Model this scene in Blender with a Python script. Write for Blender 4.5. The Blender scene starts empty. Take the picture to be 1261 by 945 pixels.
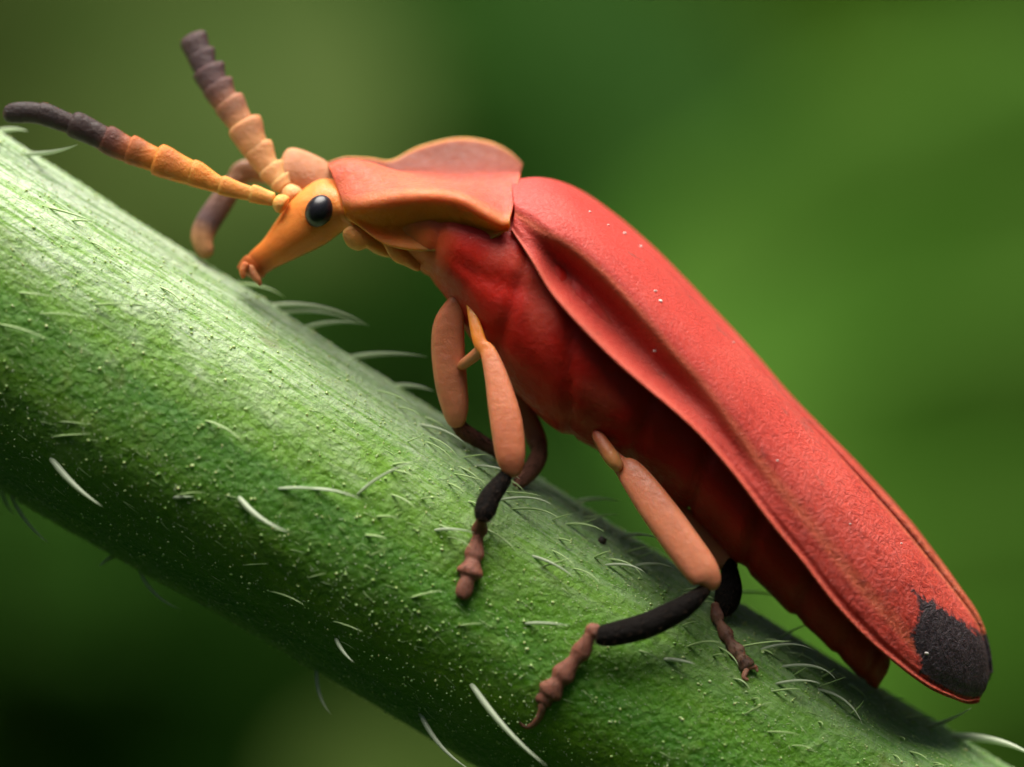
import bpy, bmesh, math, random
from mathutils import Vector, Matrix, noise
R = math.radians
random.seed(7)
# ---------------------------------------------------------------- camera, sky, sun, exposure   (1 unit = 1 mm)
sc = bpy.context.scene
col = sc.collection
sc.unit_settings.system = 'METRIC'; sc.unit_settings.scale_length = 0.001
TILT = R(22); D = 40.0                     # the camera looks 22 degrees down from 40 mm away
FWD = Vector((0, math.cos(TILT), -math.sin(TILT)))
UP = Vector((0, math.sin(TILT), math.cos(TILT)))
cam = bpy.data.cameras.new('camera'); camo = bpy.data.objects.new('camera', cam); col.objects.link(camo)
camo.location = -D * FWD; camo.rotation_euler = (R(90) - TILT, 0, 0)
cam.sensor_width = 36; cam.lens = 36 * D / 12.61
cam.clip_start = 1; cam.clip_end = 60000
cam.dof.use_dof = True; cam.dof.focus_distance = D - 0.6
cam.dof.aperture_fstop = cam.lens * 1e-3 / 2.4        # a lens opening 2.4 mm wide
sc.camera = camo
SUN = Vector((-0.06, 0.28, 0.95)).normalized()
w = bpy.data.worlds.new('World'); sc.world = w; w.use_nodes = True
nt = w.node_tree
sky = nt.nodes.new('ShaderNodeTexSky'); sky.sky_type = 'NISHITA'; sky.sun_disc = False
sky.sun_elevation = math.asin(SUN.z); sky.sun_rotation = math.atan2(SUN.x, SUN.y)
sky.air_density = 0.6; sky.dust_density = 6.0; sky.ozone_density = 0.3
nt.links.new(sky.outputs[0], nt.nodes['Background'].inputs[0]); nt.nodes['Background'].inputs[1].default_value = 0.05
sl = bpy.data.lights.new('sun', 'SUN'); slo = bpy.data.objects.new('sun', sl); col.objects.link(slo)
sl.energy = 4.5; sl.angle = R(60); sl.color = (1, 0.95, 0.86)
slo.rotation_euler = SUN.to_track_quat('Z', 'Y').to_euler()
sc.view_settings.view_transform = 'Standard'; sc.view_settings.look = 'None'
sc.view_settings.exposure = 1.02; sc.view_settings.gamma = 1
sc.cycles.use_denoising = True
# ---------------------------------------------------------------- helpers
def V(x, d, z): return Vector((x, 0, 0)) + FWD * d + UP * z
def at(px, py, d=0.0):
    """point at depth d (mm behind the beetle's mid plane) seen at photograph pixel px, py"""
    s = (D + d) / D / 100
    return V((px - 630.5) * s, d, (472.5 - py) * s)
def cr(pts, t):
    """Catmull-Rom through equal-length tuples, t in 0..1"""
    n = len(pts) - 1; f = min(max(t, 0), 1) * n; i = min(int(f), n - 1); f -= i
    p0, p1, p2, p3 = pts[max(i-1, 0)], pts[i], pts[i+1], pts[min(i+2, n)]
    return tuple(0.5*((2*b) + (c-a)*f + (2*a-5*b+4*c-e)*f*f + (3*b-a-3*c+e)*f**3) for a, b, c, e in zip(p0, p1, p2, p3))
def ss(a, b, x):
    x = min(max((x-a)/(b-a), 0), 1); return x*x*(3-2*x)
def mix(a, b, t): return tuple(x+(y-x)*t for x, y in zip(a, b))
def ramp(stops, t):
    if t <= stops[0][0]: return stops[0][1]
    for (a, ca), (b, cb) in zip(stops, stops[1:]):
        if t <= b: return mix(ca, cb, (t-a)/(b-a))
    return stops[-1][1]
def mesh(name, verts, faces, mat, parent=None, cols=None, attrs=None, smooth=True, base=None):
    me = bpy.data.meshes.new(name)
    off = Vector(base) if base is not None else Vector()
    me.from_pydata([Vector(v) - off for v in verts], [], faces)
    if smooth: me.polygons.foreach_set('use_smooth', [True]*len(me.polygons))
    if cols:
        a = me.color_attributes.new('col', 'FLOAT_COLOR', 'POINT')
        a.data.foreach_set('color', [x for c in cols for x in (c[0], c[1], c[2], 1.0)])
    for k, vals in (attrs or {}).items():
        a = me.attributes.new(k, 'FLOAT', 'POINT'); a.data.foreach_set('value', vals)
    me.materials.append(mat); me.update()
    o = bpy.data.objects.new(name, me); col.objects.link(o)
    o.location = off
    if parent is not None:
        o.parent = parent
        o.location = off - world_loc(parent)
    return o
def world_loc(o):
    p = Vector(o.location)
    return p + world_loc(o.parent) if o.parent else p
def empty(name, loc):
    o = bpy.data.objects.new(name, None); o.location = loc; o.empty_display_size = 1; col.objects.link(o); return o
def tag(o, label=None, cat=None, group=None, kind=None):
    for k, v in (('label', label), ('category', cat), ('group', group), ('kind', kind)):
        if v: o[k] = v
    return o
def loftfaces(nr, ns, closed=True, caps=True, base=0):
    f = []
    for i in range(nr-1):
        for j in range(ns if closed else ns-1):
            k = (j+1) % ns
            f.append((base+i*ns+j, base+i*ns+k, base+(i+1)*ns+k, base+(i+1)*ns+j))
    if caps and closed:
        f.append(tuple(base+j for j in range(ns))[::-1]); f.append(tuple(base+(nr-1)*ns+j for j in range(ns)))
    return f
def tube(stations, nr, ns, fn=None, flat=1.0):
    """stations: (px, py, depth, width_px). Rounded tube; returns verts, faces, us"""
    vs = []; us = []
    P = [cr(stations, i/(nr-1)) for i in range(nr)]
    pts = [at(p[0], p[1], p[2]) for p in P]
    for i, p in enumerate(P):
        t = (pts[min(i+1, nr-1)] - pts[max(i-1, 0)]).normalized()
        side = FWD - t*FWD.dot(t)
        side = side.normalized() if side.length > .05 else UP.copy()
        nrm = t.cross(side).normalized()
        r = max(p[3], 0.4)/200*(.55 if i in (0, nr-1) else .88 if i in (1, nr-2) else 1)
        for j in range(ns):
            a = 2*math.pi*j/ns
            k = fn(i/(nr-1), a) if fn else 1.0
            vs.append(pts[i] + (nrm*math.cos(a) + side*math.sin(a)*flat)*r*k); us.append(i/(nr-1))
    return vs, loftfaces(nr, ns), us
# ---------------------------------------------------------------- materials
def new_mat(name):
    m = bpy.data.materials.new(name); m.use_nodes = True
    n = m.node_tree.nodes; return m, n, m.node_tree.links, n['Principled BSDF']
def node(n, t, **kw):
    x = n.new(t)
    for k, v in kw.items(): setattr(x, k, v)
    return x
def nz(n, l, scale, detail=4, rough=.55, dist=0, vec=None):
    x = n.new('ShaderNodeTexNoise'); x.inputs['Scale'].default_value = scale; x.inputs['Detail'].default_value = detail
    x.inputs['Roughness'].default_value = rough; x.inputs['Distortion'].default_value = dist
    if vec is not None: l.new(vec, x.inputs['Vector'])
    return x.outputs['Fac']
def mr(n, l, fac, a, b, c=0., d=1.):
    x = n.new('ShaderNodeMapRange'); x.interpolation_type = 'SMOOTHSTEP'
    l.new(fac, x.inputs['Value'])
    for k, v in zip((1, 2, 3, 4), (a, b, c, d)): x.inputs[k].default_value = v
    return x.outputs['Result']
def mixc(n, l, fac, a, b, mode='MIX'):
    x = n.new('ShaderNodeMix'); x.data_type = 'RGBA'; x.blend_type = mode
    for s, v in ((0, fac), (6, a), (7, b)):
        if isinstance(v, (int, float)): x.inputs[s].default_value = v
        elif isinstance(v, tuple): x.inputs[s].default_value = (*v, 1)
        else: l.new(v, x.inputs[s])
    return x.outputs[2]
def mth(n, l, op, a, b):
    x = n.new('ShaderNodeMath'); x.operation = op
    for i, v in enumerate((a, b)):
        if isinstance(v, (int, float)): x.inputs[i].default_value = v
        else: l.new(v, x.inputs[i])
    return x.outputs[0]
def bump(n, l, bsdf, h, strength, dist):
    x = n.new('ShaderNodeBump'); x.inputs['Strength'].default_value = strength; x.inputs['Distance'].default_value = dist
    l.new(h, x.inputs['Height']); l.new(x.outputs[0], bsdf.inputs['Normal']); return x
def gpos(n): return n.new('ShaderNodeNewGeometry').outputs['Position']

def cuticle(name, rough=.4, sss=.35, rad=(.5, .14, .05), scale=.35, bstr=.25, bscale=9, vary=.25, spec=.5, sheen=0):
    m, n, l, b = new_mat(name); pos = gpos(n)
    a = node(n, 'ShaderNodeAttribute', attribute_name='col').outputs['Color']
    v = nz(n, l, 2.6, 5, .6, .4, pos)
    c = mixc(n, l, mr(n, l, v, .35, .7, 0, vary), a, mixc(n, l, 1.0, a, (.55, .42, .4), 'MULTIPLY'))
    l.new(c, b.inputs['Base Color'])
    h = nz(n, l, bscale, 6, .65, .3, pos)
    bump(n, l, b, h, bstr, .05)
    l.new(mr(n, l, nz(n, l, 14, 3, .5, 0, pos), .3, .7, rough-.1, rough+.15), b.inputs['Roughness'])
    b.inputs['Subsurface Weight'].default_value = sss; b.inputs['Subsurface Radius'].default_value = rad
    b.inputs['Subsurface Scale'].default_value = scale
    b.inputs['Specular IOR Level'].default_value = spec
    b.inputs['Sheen Weight'].default_value = sheen; b.inputs['Sheen Roughness'].default_value = .5
    return m
M_body = cuticle('body_cuticle', .42, .5, scale=.45, bstr=.4, bscale=6, spec=.28)
M_leg = cuticle('leg_cuticle', .40, .45, scale=.25, bstr=.3, bscale=10, vary=.35)
M_dark = cuticle('dark_leg_cuticle', .6, .0, bstr=.8, bscale=22, vary=.3, spec=.12)
M_ant = cuticle('antenna_cuticle', .5, .45, scale=.25, bstr=.5, bscale=16, vary=.4, spec=.3)

def elytron_mat():
    m, n, l, b = new_mat('elytron_cuticle'); pos = gpos(n)
    a = node(n, 'ShaderNodeAttribute', attribute_name='col').outputs['Color']
    sp = node(n, 'ShaderNodeAttribute', attribute_name='spot').outputs['Fac']
    back = node(n, 'ShaderNodeAttribute', attribute_name='along').outputs['Fac']
    wr = nz(n, l, 9, 6, .62, 1.6, pos)                     # worm-like wrinkles, denser to the rear
    wr2 = nz(n, l, 22, 4, .6, 1.0, pos)
    rear = mr(n, l, back, .3, .75, .2, 1.0)
    dark = mth(n, l, 'MULTIPLY', mr(n, l, wr, .46, .62, 0, 1), rear)
    c = mixc(n, l, dark, a, mixc(n, l, 1.0, a, (.62, .42, .40), 'MULTIPLY'))
    blot = mr(n, l, nz(n, l, 1.7, 4, .65, .6, pos), .60, .70, 0, .5)   # brownish blotches
    c = mixc(n, l, blot, c, (.20, .055, .04))
    pale = mr(n, l, nz(n, l, 1.1, 3, .5, .2, pos), .45, .7, 0, .25)
    c = mixc(n, l, pale, c, (.64, .11, .08))
    mott = mth(n, l, 'ADD', sp, mth(n, l, 'MULTIPLY', mth(n, l, 'SUBTRACT', nz(n, l, 11, 5, .7, .5, pos), .5), .32))
    k = mr(n, l, mott, -.035, .035, 0, 1)
    blk = mixc(n, l, mr(n, l, wr2, .4, .7, 0, 1), (.012, .008, .011), (.05, .035, .042))
    c = mixc(n, l, k, c, blk)
    l.new(c, b.inputs['Base Color'])
    h = mth(n, l, 'ADD', mth(n, l, 'MULTIPLY', wr, rear), mth(n, l, 'MULTIPLY', wr2, .35))
    bump(n, l, b, h, .6, .08)
    l.new(mr(n, l, wr2, .3, .7, .36, .6), b.inputs['Roughness'])
    b.inputs['Subsurface Weight'].default_value = .22; b.inputs['Subsurface Radius'].default_value = (.5, .12, .06)
    b.inputs['Subsurface Scale'].default_value = .2
    b.inputs['Specular IOR Level'].default_value = .27
    b.inputs['Sheen Weight'].default_value = .05; b.inputs['Sheen Roughness'].default_value = .45
    b.inputs['Sheen Tint'].default_value = (1, .75, .68, 1)
    return m
M_ely = elytron_mat()
def flat_mat(name, c, rough=.4, trans=0, sss=0, spec=.5, var=None, vs=8):
    m, n, l, b = new_mat(name)
    if var:
        f = mr(n, l, nz(n, l, vs, 4, .6, .3, gpos(n)), .35, .65)
        l.new(mixc(n, l, f, c, var), b.inputs['Base Color'])
    else: b.inputs['Base Color'].default_value = (*c, 1)
    b.inputs['Roughness'].default_value = rough; b.inputs['Transmission Weight'].default_value = trans
    b.inputs['Subsurface Weight'].default_value = sss; b.inputs['Subsurface Scale'].default_value = .1
    b.inputs['Specular IOR Level'].default_value = spec
    return m
M_eye = flat_mat('eye', (.006, .006, .009), .3, var=(.014, .013, .018), vs=40)
M_dust = flat_mat('dust', (.75, .7, .66), .6)
M_speck = flat_mat('speck', (.012, .008, .005), .7, var=(.04, .025, .01), vs=20)
def hair_mat():
    m, n, l, b = new_mat('stem_hair')
    b.inputs['Base Color'].default_value = (.60, .68, .50, 1); b.inputs['Roughness'].default_value = .3
    b.inputs['Specular IOR Level'].default_value = .5
    t = n.new('ShaderNodeBsdfTranslucent'); t.inputs[0].default_value = (.6, .7, .5, 1)
    mx = n.new('ShaderNodeMixShader'); mx.inputs[0].default_value = .4
    l.new(b.outputs[0], mx.inputs[1]); l.new(t.outputs[0], mx.inputs[2]); l.new(mx.outputs[0], n['Material Output'].inputs['Surface'])
    return m
M_hair = hair_mat()
M_fuzz = flat_mat('stem_fuzz', (.36, .52, .20), .35, spec=.7)
M_pile = flat_mat('stem_pile', (.66, .74, .52), .4, spec=.6)
M_pap = flat_mat('stem_papillae', (.25, .46, .10), .18, sss=.2, spec=.9, var=(.55, .68, .30), vs=3)
def stem_mat():
    m, n, l, b = new_mat('stem_skin'); pos = gpos(n)
    mp = n.new('ShaderNodeAttribute'); mp.attribute_name = 'uvw'
    co = mp.outputs['Vector']
    big = nz(n, l, .55, 4, .55, .3, co); mid = nz(n, l, 2.2, 5, .6, .5, pos); fine = nz(n, l, 13, 5, .65, .4, pos)
    c = mixc(n, l, mr(n, l, big, .35, .65), (.050, .20, .002), (.14, .32, .003))
    c = mixc(n, l, mr(n, l, mid, .5, .75, 0, .45), c, (.17, .31, .03))
    sx = n.new('ShaderNodeSeparateXYZ'); l.new(co, sx.inputs[0])
    glare_along = mr(n, l, sx.outputs[0], .75, 2.1, 1.0, .22)      # painted glare, stronger towards the left end
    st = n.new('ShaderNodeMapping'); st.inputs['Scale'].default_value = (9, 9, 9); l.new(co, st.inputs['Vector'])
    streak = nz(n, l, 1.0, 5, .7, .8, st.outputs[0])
    # glare put into the colour: pale along the upper side, green below
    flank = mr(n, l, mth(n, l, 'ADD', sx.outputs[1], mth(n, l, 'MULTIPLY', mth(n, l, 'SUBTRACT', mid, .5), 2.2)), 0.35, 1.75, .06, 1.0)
    glare = mth(n, l, 'MULTIPLY', mth(n, l, 'MULTIPLY', mr(n, l, streak, .36, .60, .15, 1.0), glare_along), flank)
    c = mixc(n, l, glare, c, (.60, .71, .52))  # whitish sky glare on the stem is mixed into its base colour
    c = mixc(n, l, mr(n, l, fine, .52, .72, 0, .45), c, (.26, .40, .10))
    bl = mr(n, l, nz(n, l, .9, 3, .6, 0, pos), .66, .76, 0, .5)
    c = mixc(n, l, bl, c, (.12, .11, .02))
    l.new(c, b.inputs['Base Color'])
    cells = n.new('ShaderNodeTexVoronoi'); cells.inputs['Scale'].default_value = 9; l.new(pos, cells.inputs['Vector'])
    h = mth(n, l, 'ADD', mth(n, l, 'MULTIPLY', fine, .8), mth(n, l, 'MULTIPLY', mid, .9))
    h = mth(n, l, 'ADD', h, mth(n, l, 'MULTIPLY', cells.outputs['Distance'], -.35))
    bump(n, l, b, h, .7, .10)
    l.new(mr(n, l, fine, .3, .7, .28, .5), b.inputs['Roughness'])
    b.inputs['Subsurface Weight'].default_value = .25; b.inputs['Subsurface Radius'].default_value = (.25, .5, .06)
    b.inputs['Subsurface Scale'].default_value = .4
    b.inputs['Sheen Weight'].default_value = .3; b.inputs['Sheen Roughness'].default_value = .38; b.inputs['Sheen Tint'].default_value = (.92, 1, .86, 1)
    b.inputs['Specular IOR Level'].default_value = .28
    b.inputs['Coat Weight'].default_value = .0; b.inputs['Coat Roughness'].default_value = .34; b.inputs['Coat IOR'].default_value = 1.5
    return m
M_stem = stem_mat()
def leaf_mat(name, a, b_, tr=.25):
    m, n, l, b = new_mat(name)
    f = mr(n, l, nz(n, l, .12, 4, .55, .3, gpos(n)), .35, .65)
    l.new(mixc(n, l, f, a, b_), b.inputs['Base Color'])
    b.inputs['Roughness'].default_value = .7; b.inputs['Specular IOR Level'].default_value = .04
    t = n.new('ShaderNodeBsdfTranslucent'); t.inputs[0].default_value = (*b_, 1)
    mx = n.new('ShaderNodeMixShader'); mx.inputs[0].default_value = tr
    l.new(b.outputs[0], mx.inputs[1]); l.new(t.outputs[0], mx.inputs[2]); l.new(mx.outputs[0], n['Material Output'].inputs['Surface'])
    return m
# ---------------------------------------------------------------- the setting: ground and the leaves far behind
GZ = -120.0
def ground():
    m, n, l, b = new_mat('ground_soil'); pos = gpos(n)
    f = mr(n, l, nz(n, l, .03, 5, .6, .3, pos), .35, .65)
    c = mixc(n, l, f, (.010, .026, .003), (.025, .060, .006))
    c = mixc(n, l, mr(n, l, nz(n, l, .3, 4, .6, 0, pos), .55, .7, 0, .5), c, (.035, .026, .012))
    l.new(c, b.inputs['Base Color']); b.inputs['Roughness'].default_value = .9; b.inputs['Specular IOR Level'].default_value = .1
    bump(n, l, b, nz(n, l, .2, 5, .6, 0, pos), .6, 4)
    vs = []; fs = []; rads = [0, 60, 120, 200, 320, 500, 900, 2000, 6000, 20000]; ns = 48
    for r in rads:
        for j in range(ns):
            a = 2*math.pi*j/ns; x, y = r*math.cos(a), r*math.sin(a)
            z = GZ + 6*noise.noise(Vector((x*.012, y*.012, 3))) * (1 if r < 3000 else 0)
            vs.append((x, y, z))
    fs = loftfaces(len(rads), ns, True, False)
    tag(mesh('ground', vs, fs, m), kind='structure')
ground()

def leaf_blade(name, base, tip, width, normal, mat, parent, droop=.15, cup=.12):
    """broad pointed leaf with a midrib fold, base and tip in world space"""
    base = Vector(base); tip = Vector(tip); ax = tip-base; L = ax.length; ax.normalize()
    nr = (Vector(normal) - ax*ax.dot(Vector(normal))).normalized(); sd = ax.cross(nr)
    vs = []; NU, NV = 18, 11
    for i in range(NU):
        u = i/(NU-1); hw = width/2*(math.sin(math.pi*min(u*.96+.02, 1)**.8)**.75)
        for j in range(NV):
            v = j/(NV-1)*2-1
            h = -droop*L*u*u + cup*width*abs(v)**1.3*math.sin(math.pi*u) + .015*width*math.sin(u*26+abs(v)*5)*abs(v)
            vs.append(base + ax*L*u + sd*hw*v*(1+.05*math.sin(u*31+v)) + nr*h)
    o = mesh(name, vs, loftfaces(NU, NV, False), mat, parent, base=base)
    sm = o.modifiers.new('thickness', 'SOLIDIFY'); sm.thickness = .4
    return o
def stalk(name, a, b, r, mat, parent, bend=(0, 0, 0)):
    a, b = Vector(a), Vector(b); vs = []; n_, s_ = 10, 8
    for i in range(n_):
        t = i/(n_-1); p = a.lerp(b, t) + Vector(bend)*math.sin(math.pi*t)
        tg = (b-a).normalized(); s = tg.orthogonal().normalized(); q = tg.cross(s)
        for j in range(s_):
            g = 2*math.pi*j/s_; vs.append(p + (s*math.cos(g)+q*math.sin(g))*r*(1-.4*t))
    return mesh(name, vs, loftfaces(n_, s_), mat, parent, base=a)
def plant(label, base_px, depth, leaves, mats, group='leafy plants in the blurred background'):
    """leaves: (base px, tip px, depth offset of tip, width mm, normal in view axes)"""
    b = at(base_px[0], base_px[1], depth); root = Vector((b.x, b.y, GZ-1))
    p = tag(empty('leafy_plant', root), label, 'plant', group)
    topz = max(at(x0, y0, depth).z for (x0, y0), *_ in leaves)
    stalk('stalk', root, (b.x, b.y, topz+2), 1.6, mats[0], p)
    for k, ((x0, y0), (x1, y1), dd, wd, nv) in enumerate(leaves):
        q0 = at(x0, y0, depth); q1 = at(x1, y1, depth+dd)
        a0 = Vector((b.x, b.y, q0.z))
        if (q0-a0).length > 2: stalk('leaf_stalk', a0, q0, .8, mats[0], p)
        leaf_blade('leaf', q0, q1, wd, V(*nv), mats[k % len(mats)], p)
    return p
LB = leaf_mat('leaf_bright', (.040, .125, .008), (.066, .15, .018))
LY = leaf_mat('leaf_yellow_green', (.055, .15, .008), (.080, .17, .016))
LM = leaf_mat('leaf_mid', (.036, .07, .010), (.055, .085, .017))
LD = leaf_mat('leaf_painted_shade', (.010, .045, .003), (.020, .060, .005), .10)  # darker leaf green with the undergrowth's shade put into the colour
N45 = (0, -.88, .45)
plant('blurred bright green plant with broad leaves behind the beetle\'s red back', (1560, 700), 200,
      [((1540, 640), (800, 260), 0, 62, N45), ((1540, 900), (1000, 520), -14, 50, N45)], [LB, LB])
plant('blurred yellow-green plant whose leaves fill the corner above the beetle\'s wing cases', (1560, 400), 285,
      [((1520, 320), (820, -160), 0, 84, N45), ((1520, 700), (900, 200), 40, 90, N45), ((1520, 60), (1000, -300), 20, 70, N45)], [LY, LB, LY])
plant('blurred fresh green plant low behind the beetle\'s black tip', (1420, 1250), 130,
      [((1400, 1120), (1030, 640), 0, 34, N45), ((1400, 1200), (1100, 900), -8, 26, N45)], [LB, LB])
plant('blurred dull green plant rising above the antennae', (-60, 300), 170,
      [((-20, 200), (420, -120), 12, 46, (.1, -.88, .45)), ((-60, 260), (150, 30), 0, 40, (0, -.88, .45))], [LM, LM])
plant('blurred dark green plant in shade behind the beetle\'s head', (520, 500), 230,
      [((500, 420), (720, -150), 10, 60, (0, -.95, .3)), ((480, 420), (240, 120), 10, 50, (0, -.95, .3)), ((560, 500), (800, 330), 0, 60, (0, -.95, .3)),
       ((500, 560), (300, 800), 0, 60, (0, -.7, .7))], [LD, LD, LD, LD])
plant('blurred very dark plant, deep shade put into its leaf colour, below the stem', (60, 1100), 200,
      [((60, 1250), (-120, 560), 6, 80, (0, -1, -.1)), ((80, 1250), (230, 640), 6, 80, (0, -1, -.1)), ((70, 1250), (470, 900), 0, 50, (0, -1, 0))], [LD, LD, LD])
plant('blurred green plant low beneath the stem', (640, 1250), 150,
      [((620, 1150), (420, 900), 0, 26, (0, -.5, .85)), ((660, 1150), (900, 980), 0, 26, (0, -.5, .85))], [LM, LM])
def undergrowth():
    # mass of leaves; the unseen part round the camera is added to block low sky
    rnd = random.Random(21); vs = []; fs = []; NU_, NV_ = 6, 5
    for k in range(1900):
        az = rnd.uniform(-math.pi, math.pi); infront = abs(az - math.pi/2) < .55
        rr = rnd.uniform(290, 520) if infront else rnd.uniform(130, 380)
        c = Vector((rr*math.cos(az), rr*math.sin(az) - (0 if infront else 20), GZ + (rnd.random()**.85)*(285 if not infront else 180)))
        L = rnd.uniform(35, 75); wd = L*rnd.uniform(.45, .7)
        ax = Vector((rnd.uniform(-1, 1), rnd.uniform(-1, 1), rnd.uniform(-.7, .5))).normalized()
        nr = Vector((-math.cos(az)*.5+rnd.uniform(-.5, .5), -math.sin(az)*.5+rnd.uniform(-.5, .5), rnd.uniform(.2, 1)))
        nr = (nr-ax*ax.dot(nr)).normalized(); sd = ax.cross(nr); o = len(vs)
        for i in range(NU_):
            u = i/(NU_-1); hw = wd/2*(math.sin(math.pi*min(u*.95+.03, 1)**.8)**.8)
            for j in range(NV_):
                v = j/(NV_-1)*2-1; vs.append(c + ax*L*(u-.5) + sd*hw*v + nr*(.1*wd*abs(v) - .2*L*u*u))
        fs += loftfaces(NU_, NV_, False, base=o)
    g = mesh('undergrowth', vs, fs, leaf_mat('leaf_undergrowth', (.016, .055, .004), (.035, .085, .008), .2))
    tag(g, 'dark green thicket of leaves blurred behind the stem, with an added unseen ring blocking low sky', 'undergrowth', kind='stuff')
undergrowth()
# ---------------------------------------------------------------- the stem
SD = 0.65                                                # its axis lies 0.65 mm behind the beetle's mid plane
def stem_section(x):
    """upper edge pixel at x and width there"""
    up = 165 + .64*x - .012*x*max(0, x-600)/600
    W = 377 - .052*x + .000005*x*x
    return up, W
NS = 128
stem_root = None
def stem_frames():
    fr = []
    xs = [-900 + i*14 for i in range(170)]
    for x in xs:
        up, W = stem_section(x)
        c = at(x - .52*W/2, up + .854*W/2, SD)
        r = W/200*(D+SD)/D
        fr.append((c, r))
    # past the frame the stem bends down into the ground
    c, r = fr[-1]; d = (fr[-1][0]-fr[-2][0]).normalized(); p = c.copy()
    down = Vector((.1, .15, -1)).normalized(); k = 0
    while p.z > GZ-2:
        k += 1; d = d.lerp(down, min(.012*k, .12)).normalized(); p = p + d*1.2; fr.append((p.copy(), r*(1+.0015*k)))
    return fr
SF = stem_frames()
def stem_basis(i):
    a = SF[max(i-1, 0)][0]; b = SF[min(i+1, len(SF)-1)][0]; t = (b-a).normalized()
    side = (FWD - t*FWD.dot(t)).normalized(); up = side.cross(t)
    if up.dot(UP) < 0 and t.x > .2: up = -up
    return t, up, side
def stem_radius(i, ang):
    c, r = SF[i]
    q = Vector((i*.045, math.cos(ang)*1.1, math.sin(ang)*1.1))
    return r*(1 + .028*noise.noise(q*1.0) + .014*noise.noise(q*3.1) + .0035*noise.noise(q*9) + .010*math.cos(7*ang+.4))
def stem_pt(i, ang, lift=0.):
    """ang 0 = upper silhouette, -90 deg = facing the camera"""
    t, up, sd = stem_basis(i); r = stem_radius(i, ang)+lift
    return SF[i][0] + (up*math.cos(ang) + sd*math.sin(ang))*r
vs = []; uvw = []
for i in range(len(SF)):
    for j in range(NS):
        a = 2*math.pi*j/NS
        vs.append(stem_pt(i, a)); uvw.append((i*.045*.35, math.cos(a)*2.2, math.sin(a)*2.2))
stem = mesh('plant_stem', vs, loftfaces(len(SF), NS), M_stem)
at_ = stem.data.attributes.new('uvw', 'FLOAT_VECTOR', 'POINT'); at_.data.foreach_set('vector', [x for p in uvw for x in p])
tag(stem, 'thick hairy green plant stem running diagonally beneath the red beetle', 'stem')
def find_stem(px, py):
    """stem index and angle of the visible surface at a pixel"""
    best = None
    for i in range(20, 170):
        c, r = SF[i]; t, up, sd = stem_basis(i)
        s = 100*D/(D+SD)
        cx = c.x*s + 630.5; cy = 472.5 - c.dot(UP)*s
        ax, ay = t.x, -t.dot(UP)
        al = (px-cx)*ax + (py-cy)*ay
        if best is None or abs(al) < best[0]:
            off = (px-cx)*up.x*1 - (py-cy)*up.dot(UP)
            q = max(-1, min(1, off/(r*s)))
            best = (abs(al), i, -math.acos(q))
    return best[1], best[2]
def on_stem(px, py, lift=0.):
    i, a = find_stem(px, py); return stem_pt(i, a, lift)
def depth_of(p): return p.dot(FWD)
# papillae: tiny glistening bumps, too small to pick apart
def papillae():
    bm = bmesh.new(); bmesh.ops.create_icosphere(bm, subdivisions=1, radius=1)
    base = [v.co.copy() for v in bm.verts]; bf = [tuple(v.index for v in f.verts) for f in bm.faces]; bm.free()
    vs = []; fs = []
    rnd = random.Random(3)
    for k in range(11000):
        i = rnd.randint(28, 166); a = rnd.uniform(-math.pi, .5)
        if rnd.random() < .5*(1+noise.noise(Vector((i*.1, a*3, 5)))) *.7: continue
        r = rnd.choice((.007, .009, .011, .013, .018))*rnd.uniform(.7, 1.25)
        p = stem_pt(i, a, r*.3) + stem_basis(i)[0]*rnd.uniform(-.06, .06)
        o = len(vs); sq = rnd.uniform(.7, 1.4)
        vs += [p + Vector((b.x*sq, b.y, b.z))*r for b in base]; fs += [tuple(o+x for x in f) for f in bf]
    return tag(mesh('papillae', vs, fs, M_pap, stem), kind='stuff')
papillae()
def hair_geo(p0, p1, width, bow, n_=9, s_=6):
    """curved tapering hair; returns verts, faces"""
    ax = p1-p0; L = ax.length; vs = []
    t = ax.normalized(); s = t.orthogonal().normalized(); q = t.cross(s)
    for i in range(n_):
        u = i/(n_-1); p = p0.lerp(p1, u) + bow*(4*u*(1-u))
        r = width/2*(1-u**1.6*.94)*(.75+.25*min(1, u*6))
        for j in range(s_):
            g = 2*math.pi*j/s_; vs.append(p+(s*math.cos(g)+q*math.sin(g))*r)
    return vs, loftfaces(n_, s_)
def appressed_fuzz():
    vs = []; fs = []; rnd = random.Random(11)
    for k in range(1300):
        i = rnd.randint(28, 164); a = rnd.uniform(-math.pi*.9, .6)
        if rnd.random() > .30+.7*max(0, noise.noise(Vector((i*.06, a*2, 1)))+.4): continue
        t, up, sd = stem_basis(i); L = rnd.uniform(.06, .24)
        a2 = a + rnd.uniform(-.09, .09); j = min(i + int(L/.16)+1, 168)
        p0 = stem_pt(i, a, -.004); p1 = stem_pt(j, a2, rnd.uniform(.002, .02))
        p1 = p0 + (p1-p0).normalized()*L
        nrm = (p0-SF[i][0]).normalized()
        v, f = hair_geo(p0, p1, rnd.uniform(.006, .014), nrm*L*.03, 5, 4)
        o = len(vs); vs += v; fs += [tuple(o+x for x in g) for g in f]
    return tag(mesh('fine_fuzz', vs, fs, M_fuzz, stem), kind='stuff')
appressed_fuzz()
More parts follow.
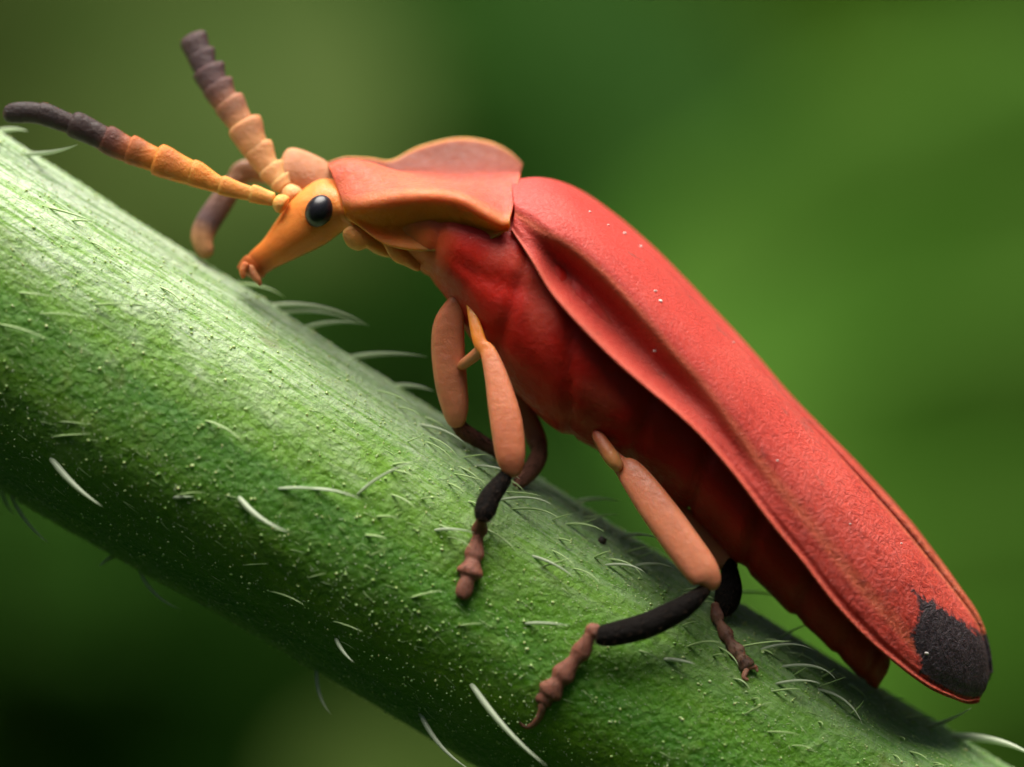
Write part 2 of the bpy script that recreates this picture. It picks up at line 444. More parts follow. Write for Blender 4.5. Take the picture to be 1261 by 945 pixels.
def pile():
    vs = []; fs = []; rnd = random.Random(31)
    for k in range(20000):
        i = rnd.randint(30, 164); a = rnd.uniform(-math.pi*.95, .45)
        if rnd.random() > .25+.9*max(0, noise.noise(Vector((i*.13, a*3.5, 8)))+.35): continue
        t, up, sd = stem_basis(i); nrm = up*math.cos(a)+sd*math.sin(a)
        p0 = stem_pt(i, a, -.003) + t*rnd.uniform(-.07, .07); L = rnd.uniform(.015, .05)
        d = (t*rnd.uniform(.3, 1) + nrm*rnd.uniform(.15, .8) + t.cross(nrm)*rnd.uniform(-.5, .5)).normalized()
        v, f = hair_geo(p0, p0+d*L, rnd.uniform(.004, .008), nrm*L*.05, 3, 3)
        o = len(vs); vs += v; fs += [tuple(o+x for x in g) for g in f]
    return tag(mesh('short_pile', vs, fs, M_pile, stem), kind='stuff')
pile()
# the hairs one can pick apart: base pixel, tip pixel, width px, bow px (x, y), on = 1 base on the visible face, lift of the tip
HAIRS = [
 (340, 368, 455, 402, 8, (8, -14), .5), (352, 374, 440, 398, 6, (4, -10), .6), (378, 398, 452, 400, 7, (0, -8), .4), (300, 336, 352, 368, 5, (8, -6), .3),
 (428, 436, 526, 440, 9, (0, -7), .6), (486, 470, 534, 482, 8, (0, -5), .5), (306, 604, 357, 656, 11, (-6, 6), .35), (76, 558, 126, 624, 13, (-3, 5), .4),
 (16, 608, 60, 669, 8, (-4, 6), .5), (-6, 600, 18, 634, 9, (-3, 4), .4), (150, 684, 122, 698, 8, (-2, 0), .3), (174, 698, 223, 751, 7, (-8, 8), .4),
 (419, 776, 436, 816, 8, (-2, 3), .35), (389, 818, 408, 880, 8, (-7, 6), .4), (515, 866, 582, 950, 10, (-8, 8), .5), (585, 830, 674, 944, 12, (-6, 6), .6),
 (538, 645, 584, 656, 6, (0, -4), .25), (660, 680, 708, 713, 6, (4, -4), .3), (742, 686, 795, 706, 6, (6, -7), .35), (752, 682, 792, 712, 5, (8, -7), .3),
 (646, 756, 702, 771, 6, (0, -3), .3), (714, 612, 764, 617, 6, (0, -5), .5), (764, 658, 815, 664, 7, (0, -7), .5), (770, 662, 800, 676, 5, (4, -6), .4),
 (834, 782, 888, 792, 5, (4, -6), .35), (898, 792, 975, 790, 5, (4, -5), .45), (812, 798, 856, 818, 8, (2, -2), .2), (785, 690, 830, 700, 6, (4, -6), .4),
 (935, 793, 1000, 800, 6, (6, -10), .4), (960, 812, 1030, 838, 7, (12, -12), .45), (1000, 838, 1062, 892, 6, (10, -10), .45), (952, 834, 1010, 842, 6, (6, -6), .4),
 (1140, 890, 1196, 872, 9, (0, 3), .6), (1172, 905, 1275, 934, 16, (12, -10), .7), (908, 706, 985, 748, 5, (12, -12), .6), (30, 190, 96, 178, 9, (6, 4), .5),
 (12, 150, 34, 162, 8, (4, -4), .4), (228, 604, 238, 612, 8, (0, 0), .1), (360, 600, 415, 606, 6, (0, -4), .2), (400, 600, 446, 616, 6, (2, -5), .25),
 (612, 606, 680, 622, 6, (8, -8), .35), (630, 620, 690, 640, 5, (8, -8), .3), (588, 570, 640, 590, 6, (6, -6), .35), (520, 520, 575, 548, 6, (5, -6), .3),
 (440, 600, 520, 566, 6, (-4, -8), .3), (455, 650, 478, 664, 5, (1, -2), .2), (700, 640, 745, 656, 5, (6, -6), .3), (840, 720, 880, 730, 5, (5, -6), .35)]
_r = random.Random(5)
for k in range(95):                                     # the medium hairs, thickest along the upper flank
    x = _r.uniform(470, 1150) if k < 70 else _r.uniform(20, 600); up_, W_ = stem_section(x)
    y = up_ + (_r.random()**1.4*.32 + .02)*W_*1.17 if k < 70 else up_ + _r.uniform(.05, .95)*W_*1.1
    L = _r.uniform(18, 52); an = _r.uniform(-.15, .85)
    HAIRS.append((x, y, x+L*math.cos(an), y+L*math.sin(an), _r.uniform(2.5, 5), (L*.10, -L*_r.uniform(.02, .14)), _r.uniform(.15, .4)))
for (x0, y0, x1, y1, wd, bw, lf) in HAIRS:
    p0 = on_stem(x0, y0, -.02); d0 = depth_of(p0)
    p1 = at(x1, y1, d0 - lf*.8)
    v, f = hair_geo(p0, p1, wd*.72/100, V(bw[0]*.7/100, -.02, -bw[1]*.7/100), 11, 8)
    mesh('hair', v, f, M_hair if wd > 5.01 else M_fuzz, stem, base=p0)
# a dark crumb stuck on the stem under the beetle
def lump(name, p, r, mat, parent=None, seed=0, sq=(1, 1, 1), sub=2, amp=.3):
    bm = bmesh.new(); bmesh.ops.create_icosphere(bm, subdivisions=sub, radius=1)
    vs = [p + Vector((v.co.x*sq[0], v.co.y*sq[1], v.co.z*sq[2]))*r*(1+amp*noise.noise(v.co*1.6+Vector((seed, 0, 0)))) for v in bm.verts]
    fs = [tuple(v.index for v in f.verts) for f in bm.faces]; bm.free()
    return mesh(name, vs, fs, mat, parent, base=p)
tag(lump('dirt_crumb', on_stem(747, 664, .01), .055, M_speck, seed=4), 'tiny dark crumb of dirt stuck on the stem below the beetle\'s belly', 'crumb')
# ---------------------------------------------------------------- the beetle
beetle = tag(empty('red_beetle', on_stem(735, 690)), 'long red beetle with black-tipped wing cases climbing along a green stem', 'beetle')
ORG = (.80, .22, .035); PALE = (.82, .42, .20); RED = (.60, .024, .012); DRED = (.17, .006, .005); PINK = (.68, .21, .11)
# -- body: one continuous surface from mouth to abdomen tip.  (top x, y, bottom x, y, half width mm, depth of centre)
BODY = [
 (292, 330, 304, 341, .06, .12), (299, 318, 322, 343, .12, .10), (312, 307, 337, 331, .17, .05), (326, 293, 358, 321, .24, 0), (343, 267, 394, 304, .37, 0),
 (364, 240, 420, 287, .46, 0), (392, 222, 432, 284, .47, 0), (425, 222, 446, 297, .46, 0), (470, 225, 478, 316, .58, 0), (526, 232, 516, 332, .72, 0),
 (586, 240, 548, 366, .84, 0), (640, 250, 582, 420, .93, 0), (682, 272, 624, 474, .98, 0), (730, 310, 672, 521, 1.0, 0), (780, 356, 724, 550, .98, 0),
 (832, 412, 772, 571, .92, 0), (882, 470, 830, 614, .9, 0), (932, 530, 885, 670, .9, 0), (982, 592, 936, 720, .86, 0), (1030, 660, 986, 766, .78, 0),
 (1066, 730, 1031, 808, .62, 0), (1088, 786, 1064, 838, .4, 0), (1096, 812, 1078, 848, .18, 0), (1093, 828, 1084, 842, .05, 0)]
NB, RB = 190, 56
vs = []; cs = []
for i in range(NB):
    u = i/(NB-1); tx, ty, bx, by, hw, dc = cr(BODY, u); s = u*(len(BODY)-1)
    # ring grooves between abdominal segments and behind the thorax
    g = 1.0
    for gs in (15.0, 16.3, 17.6, 18.9, 20.0, 21.0):
        g -= .075*math.exp(-((s-gs)/.10)**2) - .025*math.exp(-((s-gs+.25)/.22)**2)
    g -= .06*math.exp(-((s-7.0)/.22)**2) + .05*math.exp(-((s-9.4)/.12)**2) + .04*math.exp(-((s-11.6)/.12)**2)
    g -= .10*math.exp(-((s-1.5)/.15)**2)
    for j in range(RB):
        a = 2*math.pi*j/RB; k = math.cos(a)            # +1 at the top
        mx, my = (tx+bx)/2, (ty+by)/2; hx, hy = (tx-bx)/2, (ty-by)/2
        sup = abs(math.cos(a))**.92*(1 if k > 0 else -1); sn = abs(math.sin(a))**.9*(1 if math.sin(a) > 0 else -1)
        gg = g
        # sunken seams of the thorax plates
        if 9 < s < 15:
            gg -= .06*math.exp(-((a-(math.pi*1.50+.25*math.sin(s*1.1)))/.09)**2) * ss(9.5, 10.5, s)*(1-ss(13.8, 14.6, s))
            gg -= .05*math.exp(-((s-13.0+.6*math.cos(a))/.10)**2)
        nn = 1 + .035*noise.noise(Vector((s*1.3, math.cos(a)*1.5, math.sin(a)*1.5)))
        p = at(mx+hx*sup*gg*nn, my+hy*sup*gg*nn, dc+hw*sn*gg*nn)
        vs.append(p)
        c = ramp([(0, (.35, .10, .03)), (1.2, (.50, .13, .03)), (2.4, ORG), (5, (.82, .26, .05)), (7, (.80, .26, .06)), (8, (.78, .22, .045)), (9.2, (.66, .12, .03)),
                  (10, RED), (12, (.52, .018, .010)), (14, (.42, .012, .007)), (16, (.38, .011, .007)), (19, (.42, .018, .010)), (21, (.42, .04, .02)), (23, (.55, .09, .03))], s)
        if 9.5 < s < 14.5:
            f = noise.noise(Vector((s*.9, math.cos(a)*2.3, math.sin(a)*2.3+7)))
            c = mix(c, (.58, .10, .06), ss(.05, .5, f)*.5)
        cs.append(c)
body = mesh('body', vs, loftfaces(NB, RB), M_body, beetle, cols=cs, base=at(600, 380))
body['label'] = 'orange head running into a dark red thorax and belly'
# mouthparts
for (st, cc) in (([(306, 328, -.05, 13), (312, 338, -.08, 11), (318, 346, -.10, 8), (321, 352, -.10, 4)], (.42, .16, .06)),
                 ([(304, 324, -.10, 11), (299, 334, -.13, 9), (300, 343, -.14, 5)], (.55, .17, .05))):
    v, f, us = tube(st, 14, 10); mesh('palp', v, f, M_ant, beetle, cols=[cc]*len(v), base=at(st[0][0], st[0][1], st[0][2]))
# eyes
for (px, py, d, nm) in ((393, 260, -.43, 'eye'), (388, 254, .43, 'eye')):
    c0 = at(px, py, d); vs = []; fs = []
    n1, n2 = 20, 28
    for i in range(n1):
        th = math.pi*(i+.001)/(n1-1+.002)
        for j in range(n2):
            ph = 2*math.pi*j/n2
            vs.append(c0 + V(.172*math.sin(th)*math.cos(ph)+.03*math.sin(th)*math.sin(ph), .16*math.cos(th), .198*math.sin(th)*math.sin(ph)))
    mesh(nm, vs, loftfaces(n1, n2), M_eye, beetle, base=c0)
# -- pronotum: a saddle with upturned margins; cross rows from hypomeron (under the near edge) to the far upturned rim
#    per station: lower edge, ridge, trough/crest, far rim  (x, y, depth)
PRO = [
 ((428, 268, -.40), (424, 250, -.50), (406, 208, -.20), (404, 203, .25)),
 ((441, 278, -.50), (438, 252, -.66), (426, 200, -.18), (424, 196, .35)),
 ((466, 296, -.56), (462, 250, -.78), (455, 203, -.12), (453, 197, .48)),
 ((492, 306, -.62), (490, 245, -.86), (484, 212, -.05), (480, 200, .60)),
 ((520, 310, -.66), (520, 242, -.92), (515, 220, 0), (510, 185, .72)),
 ((550, 309, -.70), (550, 243, -.96), (548, 225, .02), (542, 176, .80)),
 ((576, 305, -.74), (577, 251, -1.0), (578, 226, .02), (573, 172, .84)),
 ((598, 299, -.80), (600, 264, -1.0), (606, 226, 0), (602, 176, .84)),
 ((614, 290, -.86), (616, 272, -.98), (626, 224, -.04), (626, 189, .80)),
 ((626, 282, -.88), (628, 272, -.95), (640, 222, -.10), (642, 204, .70))]
NU, NV = 64, 44
vs = []; cs = []
def pro_pt(u, v):
    row = [cr([p[k] for p in PRO], u) for k in range(4)]
    lo, ri, mi, fa = row
    hy = tuple((a+b)/2 for a, b in zip(lo, ri)); hy = (hy[0], hy[1]+2, hy[2]+.16*math.sin(math.pi*u))       # concave side
    q = tuple(a+(b-a)*.45 for a, b in zip(ri, mi)); q = (q[0], q[1]-4*math.sin(math.pi*u), q[2])
    f2 = tuple(a+(b-a)*.55 for a, b in zip(mi, fa)); f2 = (f2[0], f2[1]+9*math.sin(math.pi*u), f2[2]+.06)
    return cr([lo, hy, ri, q, mi, f2, fa], v)
for i in range(NU):
    u = i/(NU-1)
    for j in range(NV):
        v = j/(NV-1); x, y, d = pro_pt(u, v)
        x += 1.2*noise.noise(Vector((u*7, v*7, 2))); y += 1.6*noise.noise(Vector((u*6, v*6, 9)))
        vs.append(at(x, y, d))
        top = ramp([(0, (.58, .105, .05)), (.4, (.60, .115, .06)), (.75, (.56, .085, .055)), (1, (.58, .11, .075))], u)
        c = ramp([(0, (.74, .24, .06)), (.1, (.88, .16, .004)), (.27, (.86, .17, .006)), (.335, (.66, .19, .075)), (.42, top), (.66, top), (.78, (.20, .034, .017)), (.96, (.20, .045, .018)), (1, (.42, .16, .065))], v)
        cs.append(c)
M_pro = cuticle('pronotum_cuticle', .52, .75, rad=(.6, .22, .05), scale=.6, bstr=.5, bscale=9, spec=.25)
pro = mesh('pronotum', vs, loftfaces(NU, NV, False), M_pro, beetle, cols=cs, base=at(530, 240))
sm = pro.modifiers.new('thickness', 'SOLIDIFY'); sm.thickness = .06; sm.offset = 0
pro['label'] = 'saddle-shaped shield behind the head with an upturned far rim'
# small translucent flaps: the pale lobe above the head and the throat plates
def flap(name, outline, depth0, bulge, cc, parent, edge=None, tilt=(0, 0)):
    """thin domed plate, outline in pixels; its depth follows tilt"""
    cx = sum(p[0] for p in outline)/len(outline); cy = sum(p[1] for p in outline)/len(outline)
    N = 40; pts = outline+outline[:1]
    loop = []
    n = len(outline)
    for k in range(N):
        f = k/N*n; i = int(f); f -= i
        a, b, c, e = (outline[(i+q) % n] for q in (-1, 0, 1, 2))
        loop.append(tuple(.5*((2*B)+(C-A)*f+(2*A-5*B+4*C-E)*f*f+(3*B-A-3*C+E)*f**3) for A, B, C, E in zip(a, b, c, e)))
    vs = []; cs = []; rings = 9
    for r in range(rings):
        s = r/(rings-1)*.985+.015
        for (x, y) in loop:
            px, py = cx+(x-cx)*s, cy+(y-cy)*s
            d = depth0 - bulge*(1-s*s) + tilt[0]*(px-cx)/100 + tilt[1]*(py-cy)/100
            vs.append(at(px, py, d)); cs.append(mix(cc, edge or cc, s**3))
    fs = loftfaces(rings, N, True, False); fs.append(tuple(range(N))[::-1])
    o = mesh(name, vs, fs, M_ant, parent, cols=cs, base=at(cx, cy, depth0))
    m_ = o.modifiers.new('thickness', 'SOLIDIFY'); m_.thickness = .05; m_.offset = 0
    return o
flap('front_lobe', [(348, 196), (356, 185), (372, 187), (400, 200), (412, 216), (410, 236), (385, 238), (360, 224), (349, 210)], .12, .10, (.40, .15, .06), beetle, (.58, .28, .14), (.1, -.5))
flap('throat_plate', [(424, 284), (446, 278), (470, 292), (482, 314), (466, 312), (452, 304), (440, 307), (428, 300)], -.34, .08, (.80, .30, .06), beetle, (.84, .42, .14), (0, .3))
flap('throat_plate', [(474, 296), (498, 298), (512, 312), (516, 332), (500, 326), (484, 318)], -.42, .07, (.74, .20, .045), beetle, (.82, .36, .10), (0, .3))
flap('side_plate', [(556, 304), (580, 300), (606, 294), (612, 306), (606, 328), (590, 332), (566, 322)], -.74, .10, (.66, .17, .05), beetle, (.60, .14, .05), (0, .1))
# -- wing cases.  stations: suture, ridge, margin (x, y each)
ELY = [
 ((630, 222), (634, 262), (630, 284), .86), ((662, 219), (668, 285), (655, 322), 1.06), ((695, 230), (704, 306), (676, 358), 1.14), ((738, 261), (742, 337), (704, 392), 1.2),
 ((785, 299), (785, 383), (748, 437), 1.24), ((828, 340), (826, 432), (790, 474), 1.27), ((869, 384), (866, 476), (829, 506), 1.29), ((912, 428), (900, 522), (868, 543), 1.30),
 ((954, 474), (932, 566), (908, 590), 1.30), ((996, 520), (972, 615), (948, 643), 1.29), ((1039, 566), (1012, 664), (988, 692), 1.26), ((1081, 612), (1052, 715), (1028, 744), 1.2),
 ((1118, 655), (1092, 758), (1072, 790), 1.1), ((1150, 695), (1126, 796), (1112, 823), .96), ((1178, 731), (1156, 824), (1144, 845), .78), ((1203, 766), (1182, 840), (1170, 857), .56),
 ((1215, 800), (1202, 848), (1190, 864), .34), ((1219, 832), (1214, 849), (1206, 861), .16)]
S0 = [tuple(e[0]) for e in ELY]; R0 = [tuple(e[1]) for e in ELY]; M0 = [tuple(e[2]) for e in ELY]; W0 = [(e[3],) for e in ELY]
NU, NV = 150, 56
def ely_pt(u, v):
    sx, sy = cr(S0, u); rx, ry = cr(R0, u); mx, my = cr(M0, u); wd, = cr(W0, u)
    conc = ss(.02, .14, u)*(1-ss(.14, .58, u))          # hollow under the shoulder ridge
    rim = ss(.3, .5, u)
    if v < .62:
        t = v/.62; kk = .56-.36*ss(.45, .8, u); f = kk*t + (1-kk)*(1-math.cos(t*math.pi/2))
        x, y = sx+(rx-sx)*f, sy+(ry-sy)*f
        d = -wd*(.93*math.sin(t*math.pi/2)**.92)
    else:
        t = (v-.62)/.38; x, y = rx+(mx-rx)*t, ry+(my-ry)*t
        d = -wd*(.93+.07*t) + conc*.36*math.sin(math.pi*min(t*1.02, 1))**1.5*(1-.25*t)
        d += rim*.035*math.exp(-((t-.80)/.10)**2) - .02*math.exp(-((t-.96)/.05)**2)   # groove then raised rim
    if v < .012: g_ = ss(.55, .85, u)*(1-ss(.96, 1, u)); x -= 5*g_; y += 5*g_      # sunken seam
    # faint lengthwise ribs and an uneven surface
    q = Vector((u*9, v*3.5, 4))
    d += (.022*noise.noise(q) + .010*noise.noise(q*3.3)) * ss(0, .1, v)
    d -= .016*math.exp(-((v-.36)/.035)**2)*(1-ss(.5, .8, u)) + .014*math.exp(-((v-.015)/.02)**2)*ss(.6, .85, u)
    return x, y, d
near = []; cs = []; spot = []; along = []
for i in range(NU):
    u = i/(NU-1)
    for j in range(NV):
        v = j/(NV-1); x, y, d = ely_pt(u, v)
        near.append(at(x, y, d))
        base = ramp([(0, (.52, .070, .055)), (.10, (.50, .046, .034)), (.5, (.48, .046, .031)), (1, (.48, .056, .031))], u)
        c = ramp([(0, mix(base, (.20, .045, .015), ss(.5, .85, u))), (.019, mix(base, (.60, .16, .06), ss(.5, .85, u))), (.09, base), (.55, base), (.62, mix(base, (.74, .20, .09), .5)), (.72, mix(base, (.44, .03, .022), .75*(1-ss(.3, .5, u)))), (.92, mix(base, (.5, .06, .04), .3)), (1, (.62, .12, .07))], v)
        cs.append(c)
        # signed distance (mm) to the black mark at the tip: left edge, upper edge, rim
        e1 = (x-1128)/100 + .05*math.sin(y*.09)
        e2 = ((y-729) - (x-1129)*.66)/100*.83
        e3 = (.90-v)*.9
        if u > .95: e2 = max(e2, .08)
        spot.append(max(-1, min(e1, e2, e3))); along.append(u)
faces = loftfaces(NU, NV, False)
def elytron(vsx, label, flip):
    f = [tuple(reversed(q)) for q in faces] if flip else faces
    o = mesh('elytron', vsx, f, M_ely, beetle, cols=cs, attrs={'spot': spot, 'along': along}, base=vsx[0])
    m_ = o.modifiers.new('thickness', 'SOLIDIFY'); m_.thickness = .055; m_.offset = -1
    o['label'] = label; return o
e_near = elytron(near, 'red wing case facing the viewer with a black patch at its tip', False)
# the other wing case mirrors this one across the beetle's tilted mid plane
ROLL = .25
aX = (at(1150, 695)-at(738, 261)).normalized(); dd = (UP - aX*UP.dot(aX)); dd = (dd - FWD*dd.dot(FWD)).normalized()
nL = (FWD*math.cos(ROLL) + dd*math.sin(ROLL)).normalized()
far = []
for i in range(NU):
    s = near[i*NV] + nL*.003; lift_ = dd*.055*ss(.45, .75, i/(NU-1))      # towards the tip the far case rides a little higher
    for j in range(NV):
        p = near[i*NV+j]; far.append(p - nL*(2*(p-s).dot(nL)) + lift_)
elytron(far, 'far wing case showing as a thin orange strip along the back', True)
# specks of dust on the wing case
for k, (u, v, r) in enumerate(((.215, .03, .032), (.24, .02, .022), (.40, .03, .02), (.79, .60, .03), (.265, .33, .025), (.275, .36, .03), (.16, .12, .022), (.19, .10, .018), (.62, .40, .016), (.5, .5, .016), (.70, .2, .018), (.28, .72, .03))):
    x, y, d = ely_pt(u, v); lump('dust_speck', at(x, y, d-.006), r*.62, M_dust, e_near, seed=k*7, sq=(1.5, .6, .8), sub=2, amp=.9)
# -- antennae: scape, then serrate segments
def antenna(path, nseg, stops, depth, saw):
    """path: (x, y, width px) from the head to the tip"""
    v, f, us = tube([(path[0][0], path[0][1], depth[0], path[0][2]), tuple([(path[0][0]+path[1][0])/2, (path[0][1]+path[1][1])/2, depth[0]+(depth[1]-depth[0])*.05, path[0][2]*1.05]),
                     (path[1][0], path[1][1], depth[0]+(depth[1]-depth[0])*.1, path[1][2]*.8)], 14, 14)
    root = mesh('antenna', v, f, M_ant, beetle, cols=[stops[0][1]]*len(v), base=v[0])
    pp = path[1:]
    for k in range(nseg):
        st = []
        a, b = k/nseg, (k+1)/nseg
        for q in range(7):
            t = max(0, a-.28*(b-a)*(k > 0)) + (b-max(0, a-.28*(b-a)*(k > 0)))*q/6; x, y, wd = cr(pp, t)
            prof = (.88, .93, .97, 1.0, 1.03, 1.04 if k < nseg-1 else .92, .99 if k < nseg-1 else .62)[q]*(1+.07*math.sin(k*2.3+1))
            st.append((x, y, depth[0]+(depth[1]-depth[0])*(.1+.9*t), wd*prof))
        v, f, us = tube(st, 20, 18, lambda u, an: 1 + saw*max(0, math.cos(an+math.pi))**2*ss(.25, .85, u)*(1-ss(.93, 1, u)), .62)
        c0 = [mix(ramp(stops, a+(b-a)*u), ramp(stops, min(1, b+.12)), .45*math.exp(-((u-.62)/.22)**2)) for u in us]
        mesh('antenna_segment', v, f, M_ant, root, cols=c0, base=at(*st[0][:3]))
A_OR = (.82, .40, .10); A_PK = (.78, .42, .17)
DK = (.060, .030, .030)
antenna([(366, 246, 24), (352, 232, 20), (343, 222, 26), (330, 206, 31), (313, 180, 35), (296, 151, 36), (277, 124, 36), (264, 104, 35), (253, 84, 34), (244, 64, 33), (234, 44, 30)], 9,
        [(0, A_PK), (.30, (.76, .38, .15)), (.45, (.66, .30, .13)), (.56, (.36, .15, .08)), (.66, (.13, .065, .06)), (.8, (.075, .04, .043)), (1, (.085, .05, .05))], (-.05, .55), .26)
antenna([(352, 254, 22), (338, 246, 17), (310, 239, 19), (276, 230, 22), (242, 216, 30), (205, 202, 33), (170, 189, 34), (144, 179, 33), (114, 164, 29), (76, 149, 28), (40, 139, 26), (4, 142, 20)], 9,
        [(0, A_OR), (.30, (.80, .30, .05)), (.46, (.74, .22, .03)), (.56, (.40, .11, .03)), (.64, (.14, .035, .02)), (.7, (.035, .014, .012)), (1, (.022, .012, .012))], (-.25, -.1), .15)
# -- legs: coxa + femur mesh, with tibia and tarsus under it
def beads(n):
    def lobe(u, an):
        f = (n*u) % 1.0; k = .76 + .32*ss(.0, .65, f) - .30*ss(.72, 1.0, f)
        return k*(1 + .14*math.cos(2*an+.6)*ss(.2, .7, f))
    return lobe
def setae(parent, stations, n_, L0, mat, seed):
    rnd = random.Random(seed); vs = []; fs = []
    for k in range(n_):
        u = rnd.uniform(.05, .97); p = cr(stations, u); q = cr(stations, min(u+.04, 1)); c = at(*p[:3]); t = (at(*q[:3])-c)
        if t.length < 1e-4: continue
        t.normalize(); sd = t.orthogonal().normalized(); an = rnd.uniform(0, 2*math.pi)
        nrm = sd*math.cos(an)+t.cross(sd)*math.sin(an); p0 = c+nrm*p[3]/200*.82; L = L0*rnd.uniform(.6, 1.4)
        v, f = hair_geo(p0, p0+(t*1.0+nrm*.75).normalized()*L, .009, nrm*L*.06, 4, 3)
        o = len(vs); vs += v; fs += [tuple(o+x for x in g) for g in f]
    return tag(mesh('fine_hairs', vs, fs, mat, parent, base=at(*stations[0][:3])), kind='stuff')
M_seta = flat_mat('leg_hairs', (.05, .03, .02), .8, spec=.1)
def leg(label, femur, cf, tibia, ct, tarsus, ca, nb=4, flatf=.62, claw=None):
    v, f, us = tube(femur, 40, 22, lambda u, an: (1+.04*noise.noise(Vector((u*6, an, 1))))*(.45+.55/(abs(math.cos(an))**4+abs(math.sin(an))**4)**.25), flatf)
    root = mesh('leg', v, f, M_leg, beetle, cols=[ramp(cf, u) for u in us], base=at(*femur[0][:3]))
    root['label'] = label
    if tibia:
        v, f, us = tube(tibia, 30, 18, None, .8)
        mesh('tibia', v, f, M_dark, root, cols=[ramp(ct, u) for u in us], base=at(*tibia[0][:3]))
        setae(root, tibia, 170, .05, M_seta, len(label))
    if tarsus:
        v, f, us = tube(tarsus, 60, 16, beads(nb), .8)
        ta = mesh('tarsus', v, f, M_ant, root, cols=[ramp(ca, u) for u in us], base=at(*tarsus[0][:3]))
        setae(root, tarsus, 150, .04, M_seta, len(label)+5)
    for c in (claw or []):
        v, f, us = tube(c, 16, 8)
        mesh('claw', v, f, M_ant, root, cols=[(.30, .14, .09)]*len(v), base=at(*c[0][:3]))
def sd_(px, py, lift=.05): return depth_of(on_stem(px, py, lift))
LP = [(0, (.66, .20, .08)), (.3, (.72, .24, .12)), (.85, (.74, .27, .14)), (1, (.62, .20, .09))]
BLK = [(0, (.03, .016, .012)), (.15, (.006, .004, .003)), (.9, (.007, .005, .004)), (1, (.06, .03, .02))]
TAR = [(0, (.22, .085, .055)), (.5, (.30, .12, .08)), (1, (.24, .10, .065))]
# hind leg on this side
leg('pink-orange hind leg with black shin and beaded foot on the stem', [(752, 556, -.52, 12), (764, 572, -.62, 22), (778, 584, -.72, 34), (806, 622, -.88, 42), (836, 664, -1.0, 44), (862, 700, -1.08, 42), (872, 716, -1.1, 32), (871, 727, -1.1, 14)], LP,
    [(872, 722, -1.10, 14), (860, 734, -1.11, 20), (838, 750, -1.13, 28), (800, 769, -1.17, 31), (765, 779, -1.2, 30), (742, 783, -1.2, 26), (733, 783, -1.2, 16)], BLK,
    [(740, 776, -1.18, 15), (729, 780, -1.18, 19), (716, 802, sd_(716, 802)-.06, 20), (697, 826, sd_(697, 826), 23), (683, 845, sd_(683, 845), 26), (672, 859, sd_(672, 859), 25), (667, 868, sd_(667, 868), 13)], TAR, 5,
    claw=[[(668, 864, sd_(668, 864, .10), 11), (666, 880, sd_(666, 880, .10), 9), (655, 893, sd_(655, 893, .10), 9), (645, 893, sd_(645, 893, .10), 7), (638, 885, sd_(638, 885, .10), 3)]])
# hind leg on the other side
leg('far hind leg, mostly black, stepping on the stem behind the near knee', [(800, 600, .1, 26), (850, 650, .05, 34), (892, 690, -.05, 28), (897, 700, -.1, 20)], LP,
    [(898, 686, -.1, 8), (899, 700, -.12, 20), (898, 726, -.2, 33), (893, 746, -.26, 29), (889, 758, -.3, 12)], BLK,
    [(880, 742, -.36, 12), (884, 762, sd_(884, 762)-.05, 14), (893, 780, sd_(893, 780), 16), (903, 797, sd_(903, 797), 17), (914, 812, sd_(914, 812), 19), (922, 824, sd_(922, 824), 16)],
    [(0, (.16, .06, .04)), (.3, (.24, .12, .08)), (.5, (.14, .06, .04)), (.75, (.34, .2, .13)), (.85, (.10, .05, .03)), (1, (.2, .12, .08))], 4,
    claw=[[(920, 822, sd_(920, 822), 8), (930, 822, sd_(930, 822)-.03, 6), (933, 828, sd_(933, 828)-.02, 3)], [(920, 824, sd_(920, 824), 8), (916, 834, sd_(916, 834), 6), (922, 838, sd_(922, 838), 3)]])
# middle leg on this side
leg('near middle leg with orange joint, pink thigh and short black shin', [(571, 350, -.55, 5), (578, 372, -.62, 9), (586, 404, -.72, 15), (592, 424, -.78, 17), (601, 434, -.82, 20), (611, 464, -.9, 28), (622, 512, -1.0, 38), (628, 556, -1.05, 37), (630, 578, -1.05, 26), (629, 588, -1.05, 12)],
    [(0, (.75, .30, .05)), (.30, (.80, .24, .02)), (.42, (.76, .24, .06)), (.5, (.72, .25, .12)), (.9, (.70, .22, .11)), (1, (.4, .12, .06))],
    [(628, 576, -1.02, 12), (619, 592, -1.05, 20), (604, 612, -1.1, 26), (597, 630, -1.14, 26), (594, 643, -1.16, 15)], BLK,
    [(594, 638, -1.14, 14), (590, 655, sd_(590, 655)-.05, 17), (585, 678, sd_(585, 678), 19), (580, 700, sd_(580, 700), 28), (575, 716, sd_(575, 716), 22), (568, 738, sd_(568, 738), 13)], TAR, 4)
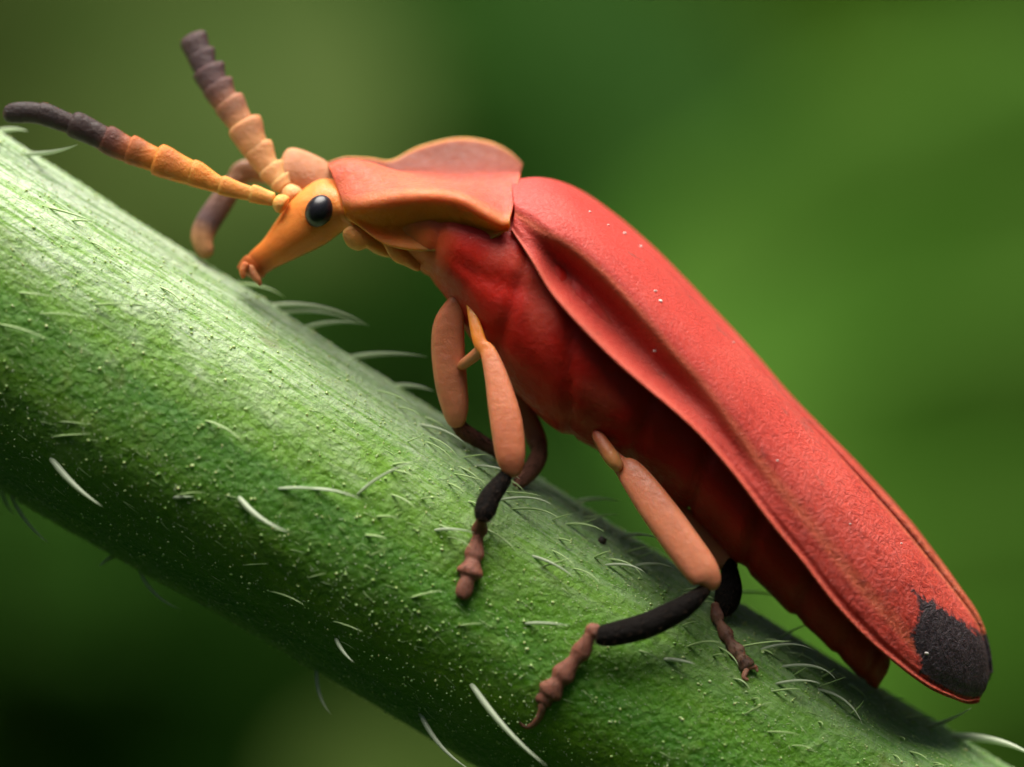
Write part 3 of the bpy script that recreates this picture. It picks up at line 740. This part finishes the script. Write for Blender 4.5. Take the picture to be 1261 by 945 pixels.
# fore leg on this side
leg('near front leg with pale pink thigh resting on the stem\'s upper edge', [(574, 362, -.45, 16), (562, 376, -.42, 26), (553, 400, -.38, 38), (552, 430, -.34, 41), (555, 466, -.30, 40), (560, 500, -.26, 34), (562, 518, -.24, 24), (563, 527, -.24, 12)], LP,
    [(561, 516, -.22, 16), (570, 530, -.16, 20), (588, 542, -.10, 19), (606, 552, -.06, 17), (618, 562, -.04, 14)], [(0, (.20, .07, .04)), (.5, (.09, .035, .025)), (1, (.13, .06, .04))],
    [(614, 556, -.06, 12), (628, 568, -.02, 14), (642, 580, -.02, 16), (650, 590, 0, 10)], TAR, 3)
# middle leg on the other side, folded behind
leg('far middle leg, brown and folded behind the near thigh', [(604, 440, .1, 20), (630, 480, .15, 26), (652, 520, .15, 26), (663, 548, .12, 24), (664, 560, .1, 14)], [(0, (.5, .16, .08)), (.6, (.30, .10, .06)), (1, (.22, .08, .05))],
    [(662, 540, .05, 16), (664, 560, .02, 22), (655, 578, -.04, 22), (642, 592, -.1, 18), (634, 600, -.14, 10)], [(0, (.22, .09, .06)), (1, (.26, .11, .08))], None, None)
# fore leg on the other side, reaching past the head
leg('far front leg bent in front of the face with a dusky patch', [(400, 250, .5, 20), (360, 226, .6, 26), (326, 212, .66, 30), (302, 212, .68, 30), (292, 220, .68, 26), (288, 228, .68, 12)], [(0, (.70, .28, .10)), (.55, (.36, .18, .10)), (1, (.30, .15, .09))],
    [(300, 212, .66, 16), (288, 226, .66, 26), (272, 250, .62, 30), (256, 274, .56, 31), (249, 294, .5, 28), (256, 316, .42, 18)], [(0, (.40, .20, .10)), (.35, (.24, .13, .10)), (.6, (.12, .075, .08)), (.8, (.48, .24, .11)), (1, (.5, .24, .10))], None, None)
# link between the two near thighs
v, f, us = tube([(566, 452, -.42, 13), (580, 442, -.58, 14), (592, 432, -.72, 15), (598, 430, -.78, 12)], 14, 12)
mesh('trochanter', v, f, M_leg, beetle, cols=[(.68, .26, .12)]*len(v), base=at(566, 452, -.42))
v, f, us = tube([(732, 530, -.60, 14), (748, 556, -.72, 19), (757, 569, -.76, 18), (764, 579, -.76, 11)], 16, 14)
mesh('coxa', v, f, M_leg, beetle, cols=[ramp([(0, (.35, .05, .03)), (.6, (.68, .30, .10)), (1, (.74, .38, .14))], u) for u in us], base=at(738, 540, -.7))
